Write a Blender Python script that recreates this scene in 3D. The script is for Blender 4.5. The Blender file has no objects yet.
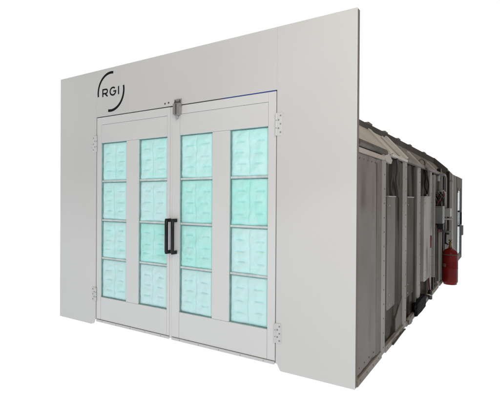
import bpy, bmesh, math, random
from mathutils import Vector, Matrix, noise
random.seed(7)
S = bpy.context.scene
COL = S.collection
S.view_settings.view_transform = 'Standard'
S.view_settings.look = 'None'
S.view_settings.exposure = 0.0

# ------------------------------------------------------------------ materials
def newmat(name):
    m = bpy.data.materials.new(name); m.use_nodes = True
    nt = m.node_tree; nt.nodes.clear()
    out = nt.nodes.new('ShaderNodeOutputMaterial')
    return m, nt, out
def N(nt, t, **kw):
    n = nt.nodes.new(t)
    for k, v in kw.items(): setattr(n, k, v)
    return n
def painted(name, col, rough=.4, var=.04, scale=3.0, spec=.35, bump=.0, metallic=0.0, streak=False, fine=60, wave=0.0):
    """painted / plain surface with broad tonal variation, fine grain and uneven gloss"""
    m, nt, out = newmat(name)
    tc = N(nt, 'ShaderNodeTexCoord')
    mp = N(nt, 'ShaderNodeMapping'); nt.links.new(tc.outputs['Object'], mp.inputs[0])
    if streak: mp.inputs['Scale'].default_value = (1, 1, .16)
    n1 = N(nt, 'ShaderNodeTexNoise'); n1.inputs['Scale'].default_value = scale; n1.inputs['Detail'].default_value = 4
    n2 = N(nt, 'ShaderNodeTexNoise'); n2.inputs['Scale'].default_value = fine; n2.inputs['Detail'].default_value = 3
    nt.links.new(mp.outputs[0], n1.inputs['Vector']); nt.links.new(tc.outputs['Object'], n2.inputs['Vector'])
    ad = N(nt, 'ShaderNodeMath', operation='MULTIPLY_ADD'); nt.links.new(n2.outputs[0], ad.inputs[0]); ad.inputs[1].default_value = .35
    nt.links.new(n1.outputs[0], ad.inputs[2])
    mr = N(nt, 'ShaderNodeMapRange'); nt.links.new(ad.outputs[0], mr.inputs[0])
    mr.inputs[1].default_value = .35; mr.inputs[2].default_value = 1.0
    mr.inputs[3].default_value = 1 - var; mr.inputs[4].default_value = 1 + var
    mx = N(nt, 'ShaderNodeVectorMath', operation='SCALE'); mx.inputs[0].default_value = col
    nt.links.new(mr.outputs[0], mx.inputs['Scale'])
    b = N(nt, 'ShaderNodeBsdfPrincipled')
    nt.links.new(mx.outputs[0], b.inputs['Base Color'])
    b.inputs['Metallic'].default_value = metallic
    b.inputs['Specular IOR Level'].default_value = spec
    r2 = N(nt, 'ShaderNodeMapRange'); nt.links.new(n1.outputs[0], r2.inputs[0])
    r2.inputs[3].default_value = rough - .07; r2.inputs[4].default_value = rough + .1
    nt.links.new(r2.outputs[0], b.inputs['Roughness'])
    if wave:
        w1 = N(nt, 'ShaderNodeTexNoise'); w1.inputs['Scale'].default_value = 1.1; w1.inputs['Detail'].default_value = 0
        nt.links.new(tc.outputs['Object'], w1.inputs['Vector'])
        bw = N(nt, 'ShaderNodeBump'); bw.inputs['Strength'].default_value = wave; bw.inputs['Distance'].default_value = .05
        nt.links.new(w1.outputs[0], bw.inputs['Height']); nt.links.new(bw.outputs[0], b.inputs['Normal'])
    if bump:
        bp = N(nt, 'ShaderNodeBump'); bp.inputs['Strength'].default_value = bump; bp.inputs['Distance'].default_value = .004
        nt.links.new(ad.outputs[0], bp.inputs['Height']); nt.links.new(bp.outputs[0], b.inputs['Normal'])
    nt.links.new(b.outputs[0], out.inputs[0])
    return m
def galvanised(name, col, gloss=.35, rough=.28, var=.12, warm=(1.0, .95, .90)):
    """dull zinc sheet: a dark diffuse body with a broad soft reflection, smudged in tall streaks"""
    m, nt, out = newmat(name)
    tc = N(nt, 'ShaderNodeTexCoord')
    mp = N(nt, 'ShaderNodeMapping'); nt.links.new(tc.outputs['Object'], mp.inputs[0])
    mp.inputs['Scale'].default_value = (1, .8, .7)
    n1 = N(nt, 'ShaderNodeTexNoise'); n1.inputs['Scale'].default_value = 2.0; n1.inputs['Detail'].default_value = 2.5
    nt.links.new(mp.outputs[0], n1.inputs['Vector'])
    v = N(nt, 'ShaderNodeTexVoronoi'); v.inputs['Scale'].default_value = 90
    nt.links.new(tc.outputs['Object'], v.inputs['Vector'])
    hs = N(nt, 'ShaderNodeSeparateColor'); nt.links.new(v.outputs['Color'], hs.inputs[0])
    ad = N(nt, 'ShaderNodeMath', operation='MULTIPLY_ADD'); nt.links.new(hs.outputs[0], ad.inputs[0]); ad.inputs[1].default_value = .07
    nt.links.new(n1.outputs[0], ad.inputs[2])
    cr = N(nt, 'ShaderNodeValToRGB'); nt.links.new(ad.outputs[0], cr.inputs[0])
    lo = tuple(c * (1 - var * 1.6) * w for c, w in zip(col, warm)); hi = tuple(c * (1 + var) for c in col)
    cr.color_ramp.elements[0].position = .32; cr.color_ramp.elements[0].color = (*lo, 1)
    cr.color_ramp.elements[1].position = .78; cr.color_ramp.elements[1].color = (*hi, 1)
    d = N(nt, 'ShaderNodeBsdfDiffuse'); g = N(nt, 'ShaderNodeBsdfGlossy')
    nt.links.new(cr.outputs[0], d.inputs[0]); nt.links.new(cr.outputs[0], g.inputs[0])
    rr = N(nt, 'ShaderNodeMapRange'); nt.links.new(n1.outputs[0], rr.inputs[0])
    rr.inputs[3].default_value = rough - .1; rr.inputs[4].default_value = rough + .15
    nt.links.new(rr.outputs[0], g.inputs['Roughness'])
    w1 = N(nt, 'ShaderNodeTexNoise'); w1.inputs['Scale'].default_value = 2.4; w1.inputs['Detail'].default_value = 0
    mp2 = N(nt, 'ShaderNodeMapping'); nt.links.new(tc.outputs['Object'], mp2.inputs[0]); mp2.inputs['Scale'].default_value = (1, 1.5, .55)
    nt.links.new(mp2.outputs[0], w1.inputs['Vector'])
    bw = N(nt, 'ShaderNodeBump'); bw.inputs['Strength'].default_value = .42; bw.inputs['Distance'].default_value = .08
    nt.links.new(w1.outputs[0], bw.inputs['Height']); nt.links.new(bw.outputs[0], g.inputs['Normal'])
    mix = N(nt, 'ShaderNodeMixShader'); mix.inputs[0].default_value = gloss
    nt.links.new(d.outputs[0], mix.inputs[1]); nt.links.new(g.outputs[0], mix.inputs[2])
    nt.links.new(mix.outputs[0], out.inputs[0])
    return m
def filter_media(name):
    """back-lit quilted filter fibre; the object colour's red channel says how green the pad is"""
    m, nt, out = newmat(name)
    tc = N(nt, 'ShaderNodeTexCoord'); oi = N(nt, 'ShaderNodeObjectInfo')
    sc = N(nt, 'ShaderNodeSeparateColor'); nt.links.new(oi.outputs['Color'], sc.inputs[0])
    n1 = N(nt, 'ShaderNodeTexNoise'); n1.inputs['Scale'].default_value = 7; n1.inputs['Detail'].default_value = 5; n1.inputs['Roughness'].default_value = .6
    n2 = N(nt, 'ShaderNodeTexNoise'); n2.inputs['Scale'].default_value = 160; n2.inputs['Detail'].default_value = 3
    nt.links.new(tc.outputs['Object'], n1.inputs['Vector']); nt.links.new(tc.outputs['Object'], n2.inputs['Vector'])
    ma = N(nt, 'ShaderNodeMath', operation='MULTIPLY_ADD'); nt.links.new(n1.outputs[0], ma.inputs[0]); ma.inputs[1].default_value = 1.1
    su = N(nt, 'ShaderNodeMath', operation='SUBTRACT'); nt.links.new(sc.outputs[0], su.inputs[0]); su.inputs[1].default_value = .52
    nt.links.new(su.outputs[0], ma.inputs[2])
    cr = N(nt, 'ShaderNodeValToRGB'); nt.links.new(ma.outputs[0], cr.inputs[0])
    e = cr.color_ramp.elements
    e[0].position = 0; e[0].color = (.52, .665, .695, 1)
    e[1].position = 1; e[1].color = (.335, .685, .625, 1)
    mid = e.new(.45); mid.color = (.46, .70, .685, 1)
    b = N(nt, 'ShaderNodeBsdfPrincipled'); b.inputs['Roughness'].default_value = .75; b.inputs['Specular IOR Level'].default_value = .15
    at = N(nt, 'ShaderNodeAttribute'); at.attribute_name = 'crease_shade'
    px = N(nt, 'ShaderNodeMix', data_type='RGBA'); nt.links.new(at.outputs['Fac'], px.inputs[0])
    nt.links.new(cr.outputs[0], px.inputs[6]); px.inputs[7].default_value = (.20, .42, .41, 1)  # shade in seams and stitch dents painted as a darker colour
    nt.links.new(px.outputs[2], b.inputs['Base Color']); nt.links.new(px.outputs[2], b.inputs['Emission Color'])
    b.inputs['Emission Strength'].default_value = .18  # emission stands in for lamps behind the pads
    bp = N(nt, 'ShaderNodeBump'); bp.inputs['Strength'].default_value = .25; bp.inputs['Distance'].default_value = .003
    nt.links.new(n2.outputs[0], bp.inputs['Height']); nt.links.new(bp.outputs[0], b.inputs['Normal'])
    nt.links.new(b.outputs[0], out.inputs[0])
    return m

WHITE = painted('white_powder_coat', (.575, .564, .545), rough=.2, var=.035, scale=.8, spec=.95, wave=.6)
DOORW = painted('white_door_paint', (.625, .619, .608), rough=.22, var=.03, scale=1.4, spec=.9, wave=.5)
HINGE = painted('hinge_paint', (.58, .575, .565), rough=.4, var=.03)
SCREW = painted('dark_screw', (.07, .065, .06), rough=.5, var=.1)
BOLT = painted('steel_bolt', (.25, .245, .24), rough=.4, var=.1)
BLACK = painted('black_plastic', (.007, .007, .008), rough=.32, var=.15, spec=.3)
INK = painted('black_logo_vinyl', (.006, .007, .009), rough=.55, var=.1, spec=.08)
GAP = painted('door_gap_rubber', (.05, .048, .045), rough=.8, var=.1)
BLUE = painted('blue_film', (.03, .06, .25), rough=.4, var=.1)
ZINC = painted('bright_zinc', (.33, .32, .31), rough=.3, var=.15, metallic=.5, scale=30)
PAD = filter_media('filter_fibre')
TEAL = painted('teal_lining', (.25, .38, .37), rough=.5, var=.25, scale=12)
RAIL = painted('pale_teal_rail', (.56, .63, .62), rough=.4, var=.2, scale=14)
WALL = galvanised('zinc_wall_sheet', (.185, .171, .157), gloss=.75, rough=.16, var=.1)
WALL_SHADE = galvanised('zinc_wall_sheet_shaded', (.078, .070, .062), gloss=.7, rough=.16, var=.18)  # darker copy of the wall zinc; far-bay shade is in its colour
FLANGE_SHADE = galvanised('zinc_flange_shaded', (.10, .092, .083), gloss=.3, var=.15)  # flange zinc with the far-bay shade in its colour
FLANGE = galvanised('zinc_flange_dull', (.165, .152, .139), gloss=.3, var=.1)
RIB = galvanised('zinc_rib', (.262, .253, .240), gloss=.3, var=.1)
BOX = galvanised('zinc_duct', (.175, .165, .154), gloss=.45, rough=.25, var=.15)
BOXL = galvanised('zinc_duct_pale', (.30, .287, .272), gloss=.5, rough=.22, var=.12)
TAN = galvanised('tan_hip_panel', (.36, .325, .288), gloss=.2, rough=.4, var=.08)
TAND = galvanised('dark_tan_hip_panel', (.20, .182, .163), gloss=.2, rough=.4, var=.14)
CREAM = galvanised('cream_hip_plate', (.44, .42, .385), gloss=.2, rough=.35, var=.08)
TANBASE = galvanised('tan_base_channel', (.27, .248, .22), gloss=.25, rough=.4, var=.25)
ROOFD = galvanised('dark_roof_edge', (.085, .078, .070), gloss=.15, rough=.5, var=.2)
MOLD = galvanised('dark_conduit', (.13, .118, .105), gloss=.5, rough=.25, var=.2)
EDGE = galvanised('dark_panel_edge', (.185, .165, .150), gloss=.2, rough=.4, var=.1)
PIPE = painted('dark_pipe', (.008, .0075, .0075), rough=.5, var=.2, spec=.15)
RED = painted('red_enamel', (.115, .007, .005), rough=.3, var=.35, scale=7, spec=.12, fine=40)
REDD = painted('red_wire', (.09, .009, .009), rough=.5, var=.3)
BRASS = painted('old_brass', (.12, .085, .03), rough=.4, var=.25, metallic=.5, scale=40)
GREY = painted('grey_box_paint', (.095, .088, .082), rough=.45, var=.12, scale=9)
LGREY = painted('pale_grey_plastic', (.20, .19, .178), rough=.4, var=.12, scale=20)
GLASS = painted('pale_window_glass', (.55, .70, .74), rough=.12, var=.05, spec=.6)
BAG = painted('black_bag_film', (.004, .004, .004), rough=.65, var=.3, spec=.02, scale=20, bump=.2)
CLOTH = painted('pale_rag', (.17, .15, .13), rough=.9, var=.3, scale=20)
TAG = painted('cylinder_label_grey', (.13, .07, .065), rough=.5, var=.3, scale=60)

# ------------------------------------------------------------------ mesh helpers
def curve(path, n=6):
    P = [Vector(p) for p in path]; P = [P[0] * 2 - P[1]] + P + [P[-1] * 2 - P[-2]]; out = []
    for i in range(1, len(P) - 2):
        a, b, c, d = P[i - 1:i + 3]
        for k in range(n):
            t = k / n
            out.append(.5 * ((2 * b) + (c - a) * t + (2 * a - 5 * b + 4 * c - d) * t * t + (3 * b - a - 3 * c + d) * t ** 3))
    return out + [P[-2]]
class MB:
    def __init__(s): s.bm = bmesh.new()
    def box(s, x0, x1, y0, y1, z0, z1, mi=0):
        bm = s.bm
        v = [bm.verts.new((x, y, z)) for x in (x0, x1) for y in (y0, y1) for z in (z0, z1)]
        for q in ((0, 1, 3, 2), (4, 6, 7, 5), (0, 4, 5, 1), (2, 3, 7, 6), (0, 2, 6, 4), (1, 5, 7, 3)):
            f = bm.faces.new([v[i] for i in q]); f.material_index = mi
        return s
    def prism(s, pts, axis, a, b, mi=0):
        """closed polygon (2D) extruded along an axis; for 'y' pts are (x,z), 'z' (x,y), 'x' (y,z)"""
        def P(p, t):
            return {'y': (p[0], t, p[1]), 'z': (p[0], p[1], t), 'x': (t, p[0], p[1])}[axis]
        A = [s.bm.verts.new(P(p, a)) for p in pts]; B = [s.bm.verts.new(P(p, b)) for p in pts]
        n = len(pts); fs = [s.bm.faces.new(A), s.bm.faces.new(B[::-1])]
        for i in range(n):
            fs.append(s.bm.faces.new((A[i], B[i], B[(i + 1) % n], A[(i + 1) % n])))
        for f in fs: f.material_index = mi
        return s
    def tube(s, path, r, seg=10, mi=0, cap=True):
        path = [Vector(p) for p in path]; rs = r if isinstance(r, (list, tuple)) else [r] * len(path)
        rings = []; up = None
        for i, p in enumerate(path):
            t = (path[min(i + 1, len(path) - 1)] - path[max(i - 1, 0)]).normalized()
            if up is None: up = t.orthogonal().normalized()
            up = (up - t * up.dot(t)).normalized(); w = t.cross(up)
            rings.append([s.bm.verts.new(p + (up * math.cos(k * 2 * math.pi / seg) + w * math.sin(k * 2 * math.pi / seg)) * rs[i]) for k in range(seg)])
        for a, b in zip(rings, rings[1:]):
            for k in range(seg):
                f = s.bm.faces.new((a[k], a[(k + 1) % seg], b[(k + 1) % seg], b[k])); f.material_index = mi; f.smooth = True
        if cap:
            for q in (rings[0][::-1], rings[-1]): s.bm.faces.new(q).material_index = mi
        return s
    def lathe(s, prof, c, seg=28, mi=0):
        """prof: list of (r, z)"""
        rings = [[s.bm.verts.new((c[0] + r * math.cos(k * 2 * math.pi / seg), c[1] + r * math.sin(k * 2 * math.pi / seg), c[2] + z)) for k in range(seg)] for r, z in prof]
        for a, b in zip(rings, rings[1:]):
            for k in range(seg):
                f = s.bm.faces.new((a[k], a[(k + 1) % seg], b[(k + 1) % seg], b[k])); f.material_index = mi; f.smooth = True
        for q in (rings[0][::-1], rings[-1]): s.bm.faces.new(q).material_index = mi
        return s
    def screw(s, p, n, r=.008, h=.005, mi=1):
        p = Vector(p); n = Vector(n)
        return s.tube([p - n * .002, p + n * h * .6, p + n * h], [r, r, r * .55], 8, mi)
    def build(s, name, mats, parent=None, bevel=0, smooth=False, auto=True):
        bm = s.bm
        bmesh.ops.recalc_face_normals(bm, faces=bm.faces[:])
        me = bpy.data.meshes.new(name); bm.to_mesh(me); bm.free()
        for m in (mats if isinstance(mats, (list, tuple)) else [mats]): me.materials.append(m)
        if smooth:
            for f in me.polygons: f.use_smooth = True
        o = bpy.data.objects.new(name, me); COL.objects.link(o)
        if parent:
            o.parent = parent
            o.matrix_parent_inverse = Matrix.Identity(4)
        if bevel:
            b = o.modifiers.new('bevel', 'BEVEL'); b.width = bevel; b.segments = 2; b.limit_method = 'ANGLE'; b.angle_limit = math.radians(40)
        return o
def tag(o, label=None, cat=None, group=None, kind=None):
    for k, v in (('label', label), ('category', cat), ('group', group), ('kind', kind)):
        if v: o[k] = v
    return o
def empty(name, loc=(0, 0, 0)):
    o = bpy.data.objects.new(name, None); COL.objects.link(o); o.location = loc; return o

# ------------------------------------------------------------------ the booth
booth = empty('paint_spray_booth')
tag(booth, 'large white double door spray booth with lit filter windows and galvanised side', 'spray booth')

X0, H = -4.076, 3.2
DX = [(-3.322, -2.092), (-2.056, -.766)]          # the two doors
DZ0, DZ1 = .082, 2.606
jl, jr, gp = -3.334, -.755, .0004
fp = MB().prism([(X0, 0), (X0, H), (jl - gp, H), (jl - gp, .07), (-3.386, .07), (-3.413, 0)], 'y', 0, .046)
front = fp.build('front_panel', WHITE, booth, bevel=.001)
MB().prism([(jl + gp, 2.616), (jl + gp, H), (jr - gp, H), (jr - gp, 2.616)], 'y', .0004, .046).build('header_sheet', WHITE, front, bevel=.001)
MB().prism([(jr + gp, .062), (jr + gp, H), (0, H), (0, 0), (-.706, 0), (-.742, .062)], 'y', -.0006, .046).build('side_sheet', WHITE, front, bevel=.001)
MB().box(X0 + .02, -.06, .0465, .0495, 2.70, H - .01).build('backing_strip', WHITE, front)
# dark return of the panel's right edge and its back stiffener
MB().box(-.055, .0025, .050, .058, 0.05, H - .004).build('panel_edge', EDGE, front)
e2 = MB().box(.0005, .0030, .012, .0495, .01, H - .006).build('edge_return', EDGE, front)
# stop behind the door gaps
j = MB(); Y = (.056, .075)
j.box(-3.40, -3.26, *Y, .06, 2.68); j.box(-.83, -.69, *Y, .06, 2.68)
j.box(-3.26, -.83, *Y, 2.56, 2.68); j.box(-2.11, -2.03, *Y, .09, 2.56)
j.build('door_stop', GAP, booth)

# the company mark: two arcs and three letters, cut vinyl on the panel
def ribbon(mb, pts, w, y0=-.0015, y1=.0008, closed=False):
    pts = [Vector(p) for p in pts]; n = len(pts); L, R = [], []
    ws = w if isinstance(w, list) else [w] * n
    for i, p in enumerate(pts):
        a = pts[(i - 1) % n] if closed else pts[max(i - 1, 0)]; b = pts[(i + 1) % n] if closed else pts[min(i + 1, n - 1)]
        t = (b - a).normalized(); nn = Vector((-t.y, t.x)); k = 1.0
        if 0 < i < n - 1:
            t1 = (p - a).normalized(); k = 1 / max(.6, abs(t1.dot(t)))
        L.append(p + nn * ws[i] / 2 * k); R.append(p - nn * ws[i] / 2 * k)
    V = [[mb.bm.verts.new((q.x, y, q.y)) for q in side] for side in (L, R) for y in (y0, y1)]
    for i in range(n - 1):
        for a, b in ((0, 2), (1, 3), (0, 1), (2, 3)):
            mb.bm.faces.new((V[a][i], V[a][i + 1], V[b][i + 1], V[b][i]))
    for i in (0, n - 1): mb.bm.faces.new((V[0][i], V[2][i], V[3][i], V[1][i]))
cx, cz, R_ = -3.066, 2.906, .233
def arc(c, rx, rz, a0, a1, n=28):
    return [(c[0] + rx * math.cos(math.radians(a0 + (a1 - a0) * i / n)), c[1] + rz * math.sin(math.radians(a0 + (a1 - a0) * i / n))) for i in range(n + 1)]
lg = MB()
ribbon(lg, arc((cx, cz), R_, R_, 190, 79), [.024 + .006 * i / 28 for i in range(29)])
lg.build('logo_arc', INK, front)
lg = MB()
ribbon(lg, arc((cx, cz), R_, R_, 12, -101), [.024 + .008 * i / 28 for i in range(29)])
lg.build('logo_arc', INK, front)
def letters():
    w = .0185; z0, z1 = 2.856, 2.954
    m = MB(); x = -3.212
    ribbon(m, [(x, z0), (x, z1)], w)
    ribbon(m, [(x + .0095, z1 - .009), (x + .056, z1 - .009)] + arc((x + .06, z1 - .034), .025, .025, 80, -80, 12) + [(x + .056, z1 - .059), (x + .0095, z1 - .059)], w * .95, -.0019, .0006)
    ribbon(m, [(x + .046, z1 - .066), (x + .088, z0)], w, -.0017, .0004)
    m.build('logo_letter', INK, front)
    m = MB(); c = (-3.026, 2.905)
    ribbon(m, arc(c, .051, .046, 48, 360, 30) + [(c[0] + .051, c[1] + .001)], w)
    ribbon(m, [(c[0] + .059, c[1] - .001), (c[0] + .008, c[1] - .001)], w * .9, -.0019, .0006)
    m.build('logo_letter', INK, front)
    m = MB(); ribbon(m, [(-2.925, z0), (-2.925, z1)], w)
    m.build('logo_letter', INK, front)
letters()

# ---- doors
WZ = (.363, 2.287)
RAILS = [1.811, 1.326, .852]
WX = [[(-3.243, -2.785), (-2.580, -2.132)], [(-1.952, -1.507), (-1.293, -.850)]]
TINT = [[.50, .44, .40, .26], [.50, .34, .74, .16], [.50, .78, .74, .26], [.50, .82, .34, .30]]
def make_pad(x0, x1, z0, z1, tint, parent, seed):
    nu, nv = 56, 68; bm = bmesh.new(); rnd = random.Random(seed)
    ph = Vector((rnd.uniform(0, 50), rnd.uniform(0, 50), rnd.uniform(0, 50)))
    jit = [rnd.uniform(-.035, .035) for _ in range(12)]; seam = .5 + rnd.uniform(-.03, .03); lean = rnd.uniform(-.02, .02)
    sag = rnd.uniform(.004, .012)
    g = []; crease = []
    for j in range(nv + 1):
        row = []
        v = j / nv
        for i in range(nu + 1):
            u = i / nu
            h = .024 * (1 - abs(2 * u - 1) ** 9) * (1 - abs(2 * v - 1) ** 9)
            sm = seam + lean * (v - .5)
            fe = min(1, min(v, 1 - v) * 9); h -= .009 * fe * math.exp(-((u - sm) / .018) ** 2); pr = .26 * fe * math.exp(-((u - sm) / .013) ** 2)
            for c in (0, 1):
                for k in range(3):
                    uc = (.27 if c == 0 else .76) + jit[c * 3 + k]; vc = .24 + .25 * k + jit[6 + c * 3 + k] * .8
                    lu = max(0, abs(u - uc) - .07)
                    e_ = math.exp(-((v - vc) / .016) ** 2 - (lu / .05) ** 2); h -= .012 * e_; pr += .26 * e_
                    h += .007 * math.exp(-((v - vc - .10) / .07) ** 2 - ((u - uc) / .15) ** 2)
            q = Vector((u * 3.2, v * 3.2, 0)) + ph
            ed = min(1, min(u, 1 - u, v, 1 - v) * 7); h += ed * (.016 * noise.noise(q) + .011 * noise.noise(q * 2.2) + .0035 * noise.noise(q * 5))
            h += .007 * (1 - abs(noise.noise(q * .9 + Vector((u * 1.5, 4, 7))) * 4)) * max(0, .35 - min(u, 1 - u, v, 1 - v)) if abs(noise.noise(q * .9 + Vector((u * 1.5, 4, 7)))) < .25 else 0
            # slumped folds toward the bottom edge and pulled corners
            h += sag * math.sin(v * 19 + 2 * noise.noise(q * .8)) * max(0, .22 - v) / .22
            ex = .002 * noise.noise(q * 1.5 + Vector((9, 0, 0)))
            xx = x0 + (x1 - x0) * u; zz = z0 + (z1 - z0) * v
            if i == 0: xx += .003 + ex * .5
            if i == nu: xx -= .002 + ex * .4
            if j == 0: zz += .002 + ex * .5
            if j == nv: zz -= .004 + ex*.6
            row.append(bm.verts.new((xx, .038 - h, zz))); crease.append(min(1, pr * (.75 + .7 * noise.noise(q * 2))))
        g.append(row)
    for j in range(nv):
        for i in range(nu):
            f = bm.faces.new((g[j][i], g[j][i + 1], g[j + 1][i + 1], g[j + 1][i])); f.smooth = True
    me = bpy.data.meshes.new('filter_pad'); bm.to_mesh(me); bm.free(); me.materials.append(PAD)
    at = me.attributes.new('crease_shade', 'FLOAT', 'POINT'); at.data.foreach_set('value', crease)
    o = bpy.data.objects.new('filter_pad', me); COL.objects.link(o); o.parent = parent
    o.color = (tint, tint, tint, 1)
    return o
def hinge(parent, x0, x1, z0, z1, right):
    m = MB(); m.box(x0, x1, -.006, .0, z0, z1)
    kx = x0 if right else x1
    for k in range(3):
        a = z0 + (z1 - z0) * (k / 3) + .004; b = z0 + (z1 - z0) * ((k + 1) / 3) - .004
        m.tube([(kx, -.006, a), (kx, -.006, b)], .009, 10, 0)
    xs = (x0 + .4 * (x1 - x0), x0 + .75 * (x1 - x0)) if right else (x0 + .25 * (x1 - x0), x0 + .6 * (x1 - x0))
    n = 5
    for k in range(n):
        m.screw((xs[k % 2 if not right else (k + 1) % 2], -.006, z0 + (z1 - z0) * (.14 + .72 * k / (n - 1))), (0, -1, 0), .0085, .004)
    return m.build('hinge', [HINGE, BOLT, GAP], parent, bevel=.0015)
doors = []
for d, (a, b) in enumerate(DX):
    f = .078; fi_l = WX[d][0][0]; fi_r = WX[d][1][1]; zt = 2.515
    y0, y1 = .003, .046
    m = MB()
    # perimeter tube: left stile, right stile, top rail (butted)
    m.box(a, fi_l, y0, y1, DZ0, DZ1); m.box(fi_r, b, y0, y1, DZ0, DZ1)
    m.box(fi_l + .0004, fi_r - .0004, y0, y1, zt, DZ1)
    dr = m.build('door', DOORW, booth, bevel=.003)
    g = .0028
    MB().box(fi_l + g, fi_r - g, y0 + .0008, y1, WZ[1], zt - g).build('top_panel', DOORW, dr, bevel=.0025)
    MB().box(fi_l + g, fi_r - g, y0 + .0008, y1, DZ0, WZ[0]).build('kick_panel', DOORW, dr, bevel=.0025)
    MB().box(WX[d][0][1], WX[d][1][0], y0 + .0004, y1, WZ[0] + g * .6, WZ[1] - g * .6).build('mullion', DOORW, dr, bevel=.0025)
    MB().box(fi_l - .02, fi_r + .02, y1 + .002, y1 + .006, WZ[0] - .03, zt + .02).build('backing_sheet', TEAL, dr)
    for k, (wl, wr) in enumerate(WX[d]):
        # tinted lining of the opening
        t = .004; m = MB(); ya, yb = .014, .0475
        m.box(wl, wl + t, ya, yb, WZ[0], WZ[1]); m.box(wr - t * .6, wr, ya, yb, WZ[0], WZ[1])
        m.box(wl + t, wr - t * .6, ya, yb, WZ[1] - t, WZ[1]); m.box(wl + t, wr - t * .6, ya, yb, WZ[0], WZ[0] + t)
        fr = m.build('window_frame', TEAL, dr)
        for rz in RAILS:
            off = random.uniform(-.006, .006)
            m = MB().box(wl + .003, wr - .003, .017, .046, rz - .010, rz + .011)
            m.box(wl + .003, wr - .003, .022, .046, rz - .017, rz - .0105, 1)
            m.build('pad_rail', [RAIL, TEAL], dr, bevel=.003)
        zs = [WZ[1]] + RAILS + [WZ[0]]
        for r in range(4):
            hi = zs[r] - (.004 if r == 0 else .015); lo = zs[r + 1] + (.003 if r == 3 else .009)
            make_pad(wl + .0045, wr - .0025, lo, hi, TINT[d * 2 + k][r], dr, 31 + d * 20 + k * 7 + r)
    if d == 0:
        MB().box(b + .002, b + .0345, .005, .046, .058, DZ1 - .002).build('meeting_strip', DOORW, dr, bevel=.003)
    # bottom sweep with its retaining screws
    m = MB(); m.box(a + .004, b - .004, -.004, .012, .048, DZ0 - .006); m.box(a + .006, b - .006, .012, .04, .052, DZ0 - .001, 1)
    for k in range(5): m.screw((a + .12 + k * (b - a - .24) / 4, -.004, .062), (0, -1, 0), .005, .003)
    m.build('bottom_sweep', [HINGE, BOLT], dr, bevel=.002)
    # pull handle, a round bar on two stand-off arms
    hx = -2.080 if d == 0 else -1.992
    m = MB(); zt_, zb = 1.360, 1.014; st = -.060
    m.tube([(hx, st, zb - .004), (hx, st, zt_ + .004)], .0195, 14)
    for z in (zt_, zb):
        m.prism([(hx - .013, .0035), (hx + .013, .0035), (hx + .013, st + .004), (hx + .009, st - .012), (hx - .013, st - .012), (hx - .016, st)], 'z', z - .019, z + .019)
    m.build('handle', BLACK, dr, bevel=.004)
    doors.append(dr)
hinge(doors[1], -.760, -.699, 2.186, 2.400, True); hinge(doors[1], -.760, -.699, .255, .440, True)
hinge(doors[0], -3.398, -3.326, 2.178, 2.384, False); hinge(doors[0], -3.398, -3.326, .300, .475, False)
# lines of film and seal left along the head of the doors
MB().box(-3.318, -2.06, .012, .05, 2.6072, 2.6155).build('head_seal', GAP, doors[0])
m = MB(); m.box(-1.38, -.775, .004, .05, 2.6072, 2.6156, 1); m.box(-2.05, -1.381, .012, .05, 2.6072, 2.6155, 0)
m.build('head_seal', [GAP, BLUE], doors[1])
# zinc slide bolt over the meeting stiles
m = MB(); lx0, lx1 = -2.018, -1.926
m.box(lx0 - .004, lx1 + .004, -.010, -.0005, 2.590, 2.676)
m.prism([(lx0, 2.627), (lx1, 2.627), (lx1, 2.515), (lx1 - .028, 2.492), (lx0 + .028, 2.492), (lx0, 2.515)], 'y', -.036, -.0012)
for x in (lx0 + .014, lx1 - .014): m.screw((x, -.010, 2.655), (0, -1, 0), .011, .005); 
m.box(lx0 + .038, lx0 + .052, -.0385, -.0362, 2.505, 2.622, 1); m.box(lx0 + .010, lx0 + .034, -.0415, -.0362, 2.52, 2.618, 0)
m.box(lx0 + .012, lx1 - .012, -.030, -.010, 2.6275, 2.645, 1)
m.tube([(-1.972, -.02, 2.50), (-1.972, -.02, 2.455)], [.014, .012], 10)
m.build('slide_bolt', [ZINC, SCREW, HINGE], doors[1], bevel=.003)
for x in (-2.165, -2.112): MB().screw((x, 0, 2.655 if x > -2.14 else 2.650), (0, -1, 0), .010, .006, 0).build('panel_screw', [SCREW], front)

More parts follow.
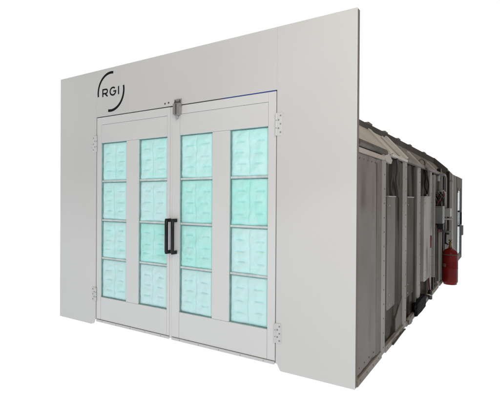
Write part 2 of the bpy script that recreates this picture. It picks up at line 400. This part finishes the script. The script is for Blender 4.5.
# ---- the long right-hand side, 1 m bays
YB = [.0585, 1.0, 2.06, 3.02, 4.05, 5.05, 6.05]
XI = -.030                                        # face of the wall sheets
EA = 2.10
for i in range(6):
    y0, y1 = YB[i], YB[i + 1]
    x = -.012 if i == 0 else XI
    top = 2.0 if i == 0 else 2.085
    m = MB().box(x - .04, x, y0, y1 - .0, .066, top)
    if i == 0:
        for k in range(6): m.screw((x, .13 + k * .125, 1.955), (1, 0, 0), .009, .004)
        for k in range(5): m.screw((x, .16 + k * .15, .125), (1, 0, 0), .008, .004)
    m.build('wall_sheet', [WALL_SHADE if i else WALL, SCREW], booth)
    # hat-section rib at the far side of the bay, with its fixing screws
    Yr = y1; z0 = .012 if i else .012
    m = MB()
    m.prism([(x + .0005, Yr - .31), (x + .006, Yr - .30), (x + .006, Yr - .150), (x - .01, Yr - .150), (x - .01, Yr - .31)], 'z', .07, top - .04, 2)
    m.prism([(x - .02, Yr - .149), (x + .004, Yr - .149), (.0, Yr - .135), (.0, Yr - .012), (XI - .012, Yr + .004), (XI - .03, Yr + .004)], 'z', z0, 2.07, 0)
    for k in range(14): m.screw((0, Yr - .07, .08 + k * .148), (1, 0, 0), .0085, .004)
    if i == 0:
        for k in range(14): m.screw((x + .006, Yr - .26, .12 + k * .14), (1, 0, 0), .005, .002)
    m.build('rib', [RIB, SCREW, FLANGE_SHADE if i else FLANGE], booth, bevel=.002)  # flange slot is darker, with soft shade beside the rib in its colour
    # base channel, one length per bay
    m = MB(); yy = (y0 if i == 0 else y0 + .006, y1 - .152)
    m.prism([(-.055, 0), (.006, 0), (.006, .012), (.002, .062), (-.055, .062)], 'y', *yy)
    for k in range(4): m.screw((.004, yy[0] + .08 + k * .2, .03), (1, 0, 0), .008, .004)
    m.build('base_channel', [TANBASE, SCREW], booth)
# covers and ducts between the ribs
def duct(y0, y1, x1, z0, z1, mat, lip=True):
    m = MB().prism([(XI, y0), (x1 - .012, y0), (x1, y0 + .012), (x1, y1 - .02), (x1 - .02, y1), (XI, y1)], 'z', z0, z1)
    m.box(XI, x1 + .004, y0 - .003, y1 + .003, z1, z1 + .012, 1)
    for z in (z0 + .05, z0 + .16): m.screw((x1, y0 + .05, z), (1, 0, 0), .011, .006, 1)
    m.screw((x1, y0 + .05, z1 - .09), (1, 0, 0), .011, .006, 1)
    return m.build('duct_cover', [mat, LGREY], booth, bevel=.004)
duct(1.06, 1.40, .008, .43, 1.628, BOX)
duct(2.10, 2.52, -.005, .36, 1.63, FLANGE_SHADE)
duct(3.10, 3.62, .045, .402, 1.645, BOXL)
# narrow upright conduits and black strips standing for shadow gaps, crowding the middle bays
for (yc, w, x1, za, zb, mt) in ((2.66, .05, .004, .08, 2.06, FLANGE_SHADE), (3.78, .07, .010, .08, 2.06, FLANGE), (4.20, .04, .030, .30, 2.03, LGREY), (4.33, .09, -.004, .08, 2.06, PIPE), (5.30, .06, .006, .08, 2.06, RIB), (5.62, .10, .0, .08, 2.06, PIPE), (5.78, .05, .012, .08, 2.06, FLANGE)):
    MB().prism([(XI, yc - w / 2), (x1 - .006, yc - w / 2), (x1, yc - w / 2 + .008), (x1, yc + w / 2 - .008), (x1 - .006, yc + w / 2), (XI, yc + w / 2)], 'z', za, zb).build('upright_strip', mt, booth)
# slanted gusset plate low in the second bay
MB().prism([(1.56, .02), (1.90, .02), (1.90, .42), (1.56, .22)], 'x', XI, XI + .012).build('gusset_plate', FLANGE, booth)
# ledge and rounded conduit over the first bay
MB().box(-.05, .003, YB[0], .93, 2.0012, 2.043).build('wall_ledge', TAN, booth)
m = MB(); m.tube([(-.022, YB[0], 2.088), (-.022, 1.02, 2.088)], .036, 18)
m.tube([(-.055, YB[0], 2.128), (-.055, 1.06, 2.128)], .018, 12)
m.build('conduit', MOLD, booth)
MB().prism([(.90, 2.048), (1.10, 2.085), (1.24, 2.03), (1.20, 1.985), (1.0, 1.995)], 'x', -.028, .006).build('corner_bracket', TAN, booth, bevel=.004)

# hipped light housings between wall and roof
def hip(y0, y1, lift, mat, s0=0.0, s1=1.0, th=.03, name='hip_panel'):
    A = Vector((-.005, 2.10)); B = Vector((-.264, 2.388)); n = Vector((B - A)).normalized(); nn = Vector((n.y, -n.x)) * -1
    if nn.x < 0: nn = -nn
    p = A.lerp(B, s0); q = A.lerp(B, s1)
    pts = [p + nn * lift, q + nn * lift, q + nn * (lift - th), p + nn * (lift - th)]
    return MB().prism([(v.x, v.y) for v in pts], 'y', y0, y1).build(name, mat, booth, bevel=.003)
hip(YB[0], 1.21, 0, TAN, .0)
hip(1.212, 1.315, .016, CREAM, name='hip_flange')
hip(1.317, 1.93, .004, CREAM, .0, .97)
hip(1.62, 1.66, .028, CREAM, .03, .85, th=.022, name='hip_flange')
hip(1.932, 2.03, .034, CREAM, name='hip_flange', th=.045)
hip(2.032, 2.95, 0, TAND); hip(2.952, 3.06, .02, TAN, .0, .72, name='hip_flange')
hip(3.062, 4.50, 0, TAND); hip(4.502, 4.62, .02, TAN, .0, .62, name='hip_flange')
hip(4.622, 6.10, 0, TAND)
# gutter line under the hips from the second bay on
MB().prism([(-.03, 2.071), (.022, 2.071), (.034, 2.108), (-.003, 2.125), (-.03, 2.095)], 'y', 2.04, 4.95).build('eave_trim', TAND, booth, bevel=.003)
MB().prism([(-.04, 2.071), (.010, 2.071), (.016, 2.098), (-.04, 2.098)], 'y', 1.24, 2.035).build('eave_trim', CREAM, booth, bevel=.003)
# looped cable ahead of the third light
m = MB(); c = Vector((-.06, 3.35, 2.17)); pts = []
for k in range(15):
    t = math.radians(-40 + 260 * k / 14); pts.append((c.x + .02 + .02 * math.cos(t), c.y + .13 * math.cos(t), c.z + .055 * math.sin(t)))
m.tube(pts, .013, 8)
m.build('cable', MOLD, booth)
m = MB(); m.tube(curve([(-.02, 3.0, 2.08), (.03, 3.16, 2.10), (.04, 3.34, 2.06), (.03, 3.42, 1.98)]), .014, 8)
m.build('cable', MOLD, booth)
# roof edge beam with small brackets, roof sheet
m = MB().prism([(YB[0], 2.378), (6.08, 2.378), (6.08, 2.497), (4.2, 2.480), (2.3, 2.462), (YB[0], 2.434)], 'x', -.40, -.257)
m.build('roof_beam', ROOFD, booth, bevel=.004)
for (y, z, l) in ((1.38, 2.454, .20), (2.12, 2.460, .20), (2.90, 2.468, .16), (3.75, 2.476, .18), (5.1, 2.488, .30)):
    MB().prism([(y - l / 2, z), (y + l / 2, z), (y + l / 2, z + .030), (y - l * .25, z + .036), (y - l / 2, z + .012)], 'x', -.36, -.28).build('roof_bracket', FLANGE, booth, bevel=.003)
MB().box(X0 + .35, -.402, YB[0], 6.08, 2.40, 2.432).build('roof', FLANGE, booth)
MB().box(X0 + .06, X0 + .10, YB[0], 6.08, .03, 2.40).build('far_wall', FLANGE, booth)
MB().box(X0 + .101, -.085, 6.04, 6.08, .03, 2.06).build('end_wall', WALL, booth)
# dark gap posts at the joints with the rear section
MB().box(-.06, .003, 5.06, 5.20, 1.86, 2.20).build('joint_post', PIPE, booth)
MB().box(-.08, .004, 6.054, 6.24, .02, 2.028).build('joint_post', PIPE, booth)
MB().prism([(-.42, 2.03), (-.42, 2.506), (-.256, 2.503), (.001, 2.266), (.001, 2.03)], 'y', 6.102, 6.16).build('end_plate', ROOFD, booth)
# rear section: panel with a flange, then a tall narrow window door
m = MB().prism([(6.242, .02), (8.05, .02), (8.05, 2.205), (7.25, 2.205), (6.242, 2.262)], 'x', -.05, -.012)
m.box(-.012, .0, 6.95, 7.32, .02, 2.20, 1); m.box(-.012, -.006, 7.62, 7.75, .02, 2.20, 1)
for k in range(12): m.screw((0, 7.12, .12 + k * .17), (1, 0, 0), .008, .004, 2)
m.build('rear_panel', [FLANGE, RIB, SCREW], booth)
MB().box(X0 + .1, -.09, 6.242, 9.4, .02, 2.15).build('rear_housing', FLANGE, booth)
m = MB(); fa, fb = 8.052, 9.42
m.box(-.05, -.004, fa, 8.30, .05, 2.205); m.box(-.05, -.004, 8.98, fb, .05, 2.205)
m.box(-.05, -.004, 8.30, 8.98, 1.86, 2.205); m.box(-.05, -.004, 8.30, 8.98, .05, .22)
dd = m.build('access_door', FLANGE, booth)
MB().box(-.03, -.016, 8.30, 8.98, .222, 1.858).build('window_glass', GLASS, dd)
MB().box(-.045, .006, 8.99, 9.14, .16, 1.93).build('window_trim', PIPE, dd)
MB().box(-.045, .006, 8.22, 8.29, 1.80, 1.93).build('window_trim', PIPE, dd)
m = MB(); m.tube([(-.006, 8.40, 1.33), (.02, 8.44, 1.33), (.02, 8.90, 1.30), (.02, 8.90, .98), (.02, 8.44, .96), (-.006, 8.40, .96)], .02, 8)
m.build('handle', PIPE, dd)
MB().box(-.004, .03, 9.25, 9.50, .66, .92).build('door_catch', EDGE, dd)

# gas train and control box between the fourth and sixth rib
m = MB().box(XI, .115, 4.46, 4.74, 1.195, 1.50); cbx = m.build('control_box', GREY, booth, bevel=.008)
MB().box(-.01, .09, 4.448, 4.4595, 1.22, 1.475).build('box_lid', GREY, cbx, bevel=.004)
rnd = random.Random(3)
for k in range(9):
    a = Vector((rnd.uniform(-.01, .09), 4.5 + rnd.uniform(0, .15), 1.497)); b = a + Vector((rnd.uniform(-.05, .06), rnd.uniform(-.05, .2), rnd.uniform(.12, .28)))
    c = a.lerp(b, .5) + Vector((rnd.uniform(-.05, .05), rnd.uniform(-.05, .05), .05))
    MB().tube(curve([a, a.lerp(c, .5) + Vector((0, 0, .03)), c, b], 4), .011, 6).build('wire', rnd.choice((PIPE, PIPE, REDD)), cbx)
for k in range(5):
    a = Vector((rnd.uniform(-.02, .10), 4.5 + rnd.uniform(0, .15), 1.197))
    MB().tube(curve([a, a + Vector((rnd.uniform(-.03, .03), .05, -.08)), a + Vector((.02, .1, -.16))], 4), .012, 6).build('wire', rnd.choice((PIPE, REDD, PIPE)), cbx)
MB().box(.02, .09, 4.52, 4.60, 1.5005, 1.60).build('terminal_block', PIPE, cbx, bevel=.006)
MB().box(.03, .12, 4.5, 4.6, 1.09, 1.194).build('terminal_block', PIPE, cbx, bevel=.006)
m = MB(); m.tube([(.05, 5.45, .75), (.05, 5.45, 2.02), (.045, 5.44, 2.06), (0, 5.44, 2.08)], .022, 8)
m.tube([(.0, 4.9, .12), (.0, 4.9, 1.95)], .03, 10); m.tube([(-.01, 5.28, .12), (-.01, 5.28, 1.7)], .022, 8)
m.tube([(.0, 4.72, 1.74), (.06, 4.8, 1.78), (.07, 5.0, 1.72), (.02, 5.2, 1.7)], .018, 8)
m.build('pipe', FLANGE, booth)
m = MB(); m.box(.03, .15, 5.25, 5.48, 1.29, 1.45); m.tube([(.0, 5.3, 1.25), (.18, 5.4, 1.245)], .02, 8); m.tube([(.04, 5.42, 1.45), (.04, 5.42, 1.75), (.0, 5.2, 1.80)], .022, 8)
m.build('regulator', LGREY, booth, bevel=.01)
m = MB(); m.tube([(.03, 4.95, 1.02), (.03, 4.95, 1.18)], [.03, .022], 10); m.box(.0, .07, 4.92, 5.0, 1.07, 1.13); m.build('valve', BRASS, booth, bevel=.004)
for pth, r in (([(0, 5.35, 1.0), (.16, 5.35, 1.0)], .016), (curve([(0, 4.75, 2.06), (.08, 4.80, 2.07), (.10, 4.88, 2.06), (.10, 4.95, 2.03)]), .018), ([(0, 6.0, 2.0), (.09, 6.05, 2.0)], .03)):
    MB().tube(pth, r, 10).build('elbow_pipe', GREY, booth)
m = MB(); m.tube([(.03, 5.98, .9), (.03, 5.98, 1.30), (.025, 5.98, 2.2)], .03, 8); m.build('black_pipe', PIPE, booth)
# loose cables down the bays
m = MB()
m.tube(curve([(-.01, 1.52, 2.07), (.0, 1.54, 1.95), (-.005, 1.50, 1.83), (-.01, 1.58, 1.72), (-.01, 1.62, 1.63)]), .016, 8)
m.tube(curve([(-.02, 1.36, 2.06), (-.01, 1.33, 1.9), (-.02, 1.30, 1.75), (-.02, 1.36, 1.64)]), .006, 6)
m.build('cable', GAP, booth)
m = MB(); m.tube(curve([(-.01, 3.42, 2.06), (.0, 3.45, 1.95), (-.005, 3.38, 1.83), (.02, 3.45, 1.72), (.02, 3.34, 1.66)]), .014, 8); m.tube(curve([(-.01, 3.5, 2.06), (.02, 3.56, 1.85), (.03, 3.38, 1.67)]), .012, 8)
m.box(.0, .04, 3.25, 3.42, 1.658, 1.69)
m.build('cable', PIPE, booth)

# ------------------------------------------------------------------ things beside the booth
cyl = empty('gas_cylinder', (.145, 5.36, 0))
tag(cyl, 'dark red gas cylinder standing against the far end of the side wall', 'gas cylinder')
prof = [(.112, .0), (.120, .006), (.120, .03), (.133, .045), (.137, .07), (.137, .30), (.1385, .305), (.1385, .315), (.137, .32), (.137, .545), (.134, .585), (.122, .625), (.098, .655), (.066, .675), (.036, .686), (.034, .70)]
m = MB().lathe(prof, (0, 0, 0), 36); m.build('cylinder_body', RED, cyl)
m = MB().lathe([(.1345, .560), (.139, .564), (.139, .574), (.1345, .579)], (0, 0, 0), 36)
m.build('band', GAP, cyl)
# grey stencilled patch wrapped on the front of the body
m = MB(); pa = []
for k in range(9):
    t = math.radians(-165 + 50 * k / 8); pa.append([m.bm.verts.new((.1385 * math.cos(t), .1385 * math.sin(t), z)) for z in (.335, .40)])
for p_, q_ in zip(pa, pa[1:]): m.bm.faces.new((p_[0], q_[0], q_[1], p_[1]))
m.build('faded_label', TAG, cyl)
m = MB().lathe([(.034, .70), (.030, .72), (.022, .73), (.022, .78), (.028, .785), (.028, .80), (.012, .805), (.012, .83)], (0, 0, 0), 14)
m.tube([(0, 0, .755), (-.055, -.01, .762)], .014, 8); m.tube([(0, 0, .83), (0, 0, .85)], .032, 10)
m.build('valve', BRASS, cyl)
m = MB(); m.tube([(-.055, -.01, .762), (-.085, .0, .79), (-.088, .05, .9), (-.078, .1, 1.05), (-.085, .1, 1.2)], .014, 8)
m.build('hose', PIPE, cyl)

# black bag slumped in the bay by the third rib
def blob(name, c, s, mat, parent, seed, amp=.18, flat=.0, sub=4, boxy=.5):
    bm = bmesh.new(); bmesh.ops.create_icosphere(bm, subdivisions=sub, radius=1)
    o = Vector((seed * 3.1, seed * 1.7, seed * .9))
    for v in bm.verts:
        q = v.co.copy(); mx = max(abs(q.x), abs(q.y), abs(q.z))
        q = q.lerp(q / mx, boxy)
        q *= 1 + amp * noise.noise(v.co * 1.6 + o) + amp * .5 * noise.noise(v.co * 4.2 + o)
        v.co = Vector((q.x * s[0], q.y * s[1], max(q.z * s[2], -s[2] * .93)))
    for f in bm.faces: f.smooth = True
    me = bpy.data.meshes.new(name); bm.to_mesh(me); bm.free(); me.materials.append(mat)
    ob = bpy.data.objects.new(name, me); COL.objects.link(ob); ob.location = c; ob.parent = parent
    return ob
bag = blob('black_bag', (.008, 2.95, .094), (.032, .40, .10), BAG, None, 2, amp=.12, boxy=.75)
tag(bag, 'black plastic bag slumped at the foot of the side wall', 'bag')
rag = blob('pale_rag', (.004, 2.26, .045), (.026, .13, .05), CLOTH, None, 5, amp=.35)
tag(rag, 'crumpled pale rag on the floor beside the black bag', 'rag')
rod = empty('red_rod', (.03, 3.72, .02))
tag(rod, 'thin red rod with black lower end leaning on the side wall', 'rod')
MB().tube([(0, 0, .14), (-.005, -.12, .40), (-.02, -.26, .78)], .012, 8).build('shaft', REDD, rod)
MB().tube([(.0, .05, .0), (0, .01, .10), (0, 0, .15)], [.03, .034, .018], 8).build('grip', BLACK, rod)
can = empty('spray_bottle', (.0, 3.84, .95))
# small red and white bottle hung on the wall beside the pale duct
tag(can, 'small white topped red bottle hanging behind the pale duct cover', 'bottle')
MB().lathe([(.03, -.12), (.036, -.11), (.036, .06), (.03, .075), (.028, .08)], (0, 0, 0), 14).build('bottle_body', REDD, can)
MB().lathe([(.028, .08), (.034, .09), (.034, .22), (.018, .25), (.014, .29)], (0, 0, 0), 14).build('bottle_top', LGREY, can)
st = MB().tube([(.0, 0, 0), (.005, .2, -.045), (.01, .42, -.10)], .008, 6).build('thin_stick', BRASS, None)
st.location = (.055, 3.2, .205)
tag(st, 'thin yellowish stick lying across the top of the black bag', 'stick')

BROWN = painted('brown_rubber', (.055, .032, .022), rough=.6, var=.4, scale=25)
hs = MB().tube(curve([(0, 0, 0), (.006, .18, .012), (-.002, .34, .004), (.008, .52, .02), (.006, .60, .012)]), .010, 8).build('brown_hose', BROWN)
hs.location = (.0165, 1.28, .011)
tag(hs, 'dark brown hose lying along the base channel of the side wall', 'hose')

# ------------------------------------------------------------------ glowing floor, backdrop light, added lamp
m, nt, out = newmat('emissive_white_floor')
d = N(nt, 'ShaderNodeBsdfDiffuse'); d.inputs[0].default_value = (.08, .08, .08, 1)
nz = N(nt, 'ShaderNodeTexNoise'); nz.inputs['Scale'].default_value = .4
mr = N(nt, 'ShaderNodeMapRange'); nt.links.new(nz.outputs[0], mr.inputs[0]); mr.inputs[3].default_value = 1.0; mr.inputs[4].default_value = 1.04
em = N(nt, 'ShaderNodeEmission'); em.inputs[0].default_value = (1.0, 1.06, 1.14, 1); nt.links.new(mr.outputs[0], em.inputs[1])  # emission whitens the floor and throws light up onto the booth
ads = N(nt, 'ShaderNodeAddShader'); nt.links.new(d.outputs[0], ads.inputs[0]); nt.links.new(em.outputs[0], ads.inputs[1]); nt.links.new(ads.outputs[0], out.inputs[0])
g = MB(); ring = [g.bm.verts.new((80 * math.cos(k * math.pi / 32), 80 * math.sin(k * math.pi / 32), -.004)) for k in range(64)]
g.bm.faces.new(ring); fl = g.build('floor', m); tag(fl, kind='structure')

W = bpy.data.worlds.new('World'); S.world = W; W.use_nodes = True
nt = W.node_tree; bg = nt.nodes['Background']
tc = N(nt, 'ShaderNodeTexCoord'); sp = N(nt, 'ShaderNodeSeparateXYZ'); nt.links.new(tc.outputs['Generated'], sp.inputs[0])
dt = N(nt, 'ShaderNodeVectorMath', operation='DOT_PRODUCT'); nt.links.new(tc.outputs['Generated'], dt.inputs[0]); dt.inputs[1].default_value = (-.755, .656, 0)
mr = N(nt, 'ShaderNodeMapRange', interpolation_type='SMOOTHSTEP'); nt.links.new(dt.outputs['Value'], mr.inputs[0]); mr.inputs[1].default_value = .15; mr.inputs[2].default_value = .42
r2 = N(nt, 'ShaderNodeMapRange'); nt.links.new(sp.outputs['Z'], r2.inputs[0]); r2.inputs[1].default_value = -.1; r2.inputs[2].default_value = .9
mb = N(nt, 'ShaderNodeMix', data_type='RGBA'); nt.links.new(r2.outputs[0], mb.inputs[0])
mb.inputs[6].default_value = (.16, .155, .15, 1); mb.inputs[7].default_value = (.70, .655, .59, 1)
mf = N(nt, 'ShaderNodeMix', data_type='RGBA'); nt.links.new(mr.outputs[0], mf.inputs[0]); nt.links.new(mb.outputs[2], mf.inputs[6]); mf.inputs[7].default_value = (1.02, 1.02, 1.02, 1)
nt.links.new(mf.outputs[2], bg.inputs[0]); bg.inputs[1].default_value = 1.0
L = bpy.data.lights.new('added_area_lamp', 'AREA'); L.shape = 'RECTANGLE'; L.size = 2.6; L.size_y = 2.0; L.energy = 128; L.color = (1.0, .945, .87)  # unseen area lamp added to brighten the front towards its right
lo = bpy.data.objects.new('added_area_lamp', L); COL.objects.link(lo); lo.location = (2.6, -3.4, 3.9)
lo.rotation_euler = (Vector((0, 0, 2.0)) - lo.location).to_track_quat('-Z', 'Y').to_euler()

# ------------------------------------------------------------------ camera
f, yaw, pit, rol, px, py, pz = 414.608, -.5567564, -.00465105, .00577866, 1.078198, -3.413298, 1.586285
fw = Vector((math.sin(yaw) * math.cos(pit), math.cos(yaw) * math.cos(pit), math.sin(pit)))
rt = Vector((math.cos(yaw), -math.sin(yaw), 0)); up = rt.cross(fw)
r2_ = rt * math.cos(rol) + up * math.sin(rol); u2_ = -rt * math.sin(rol) + up * math.cos(rol)
cam = bpy.data.cameras.new('camera'); co = bpy.data.objects.new('camera', cam); COL.objects.link(co)
cam.sensor_width = 36; cam.lens = f / 500 * 36; cam.clip_end = 500
M = Matrix((r2_, u2_, -fw)).transposed().to_4x4(); M.translation = (px, py, pz); co.matrix_world = M
S.camera = co
S.render.engine = 'CYCLES'; S.cycles.use_denoising = True
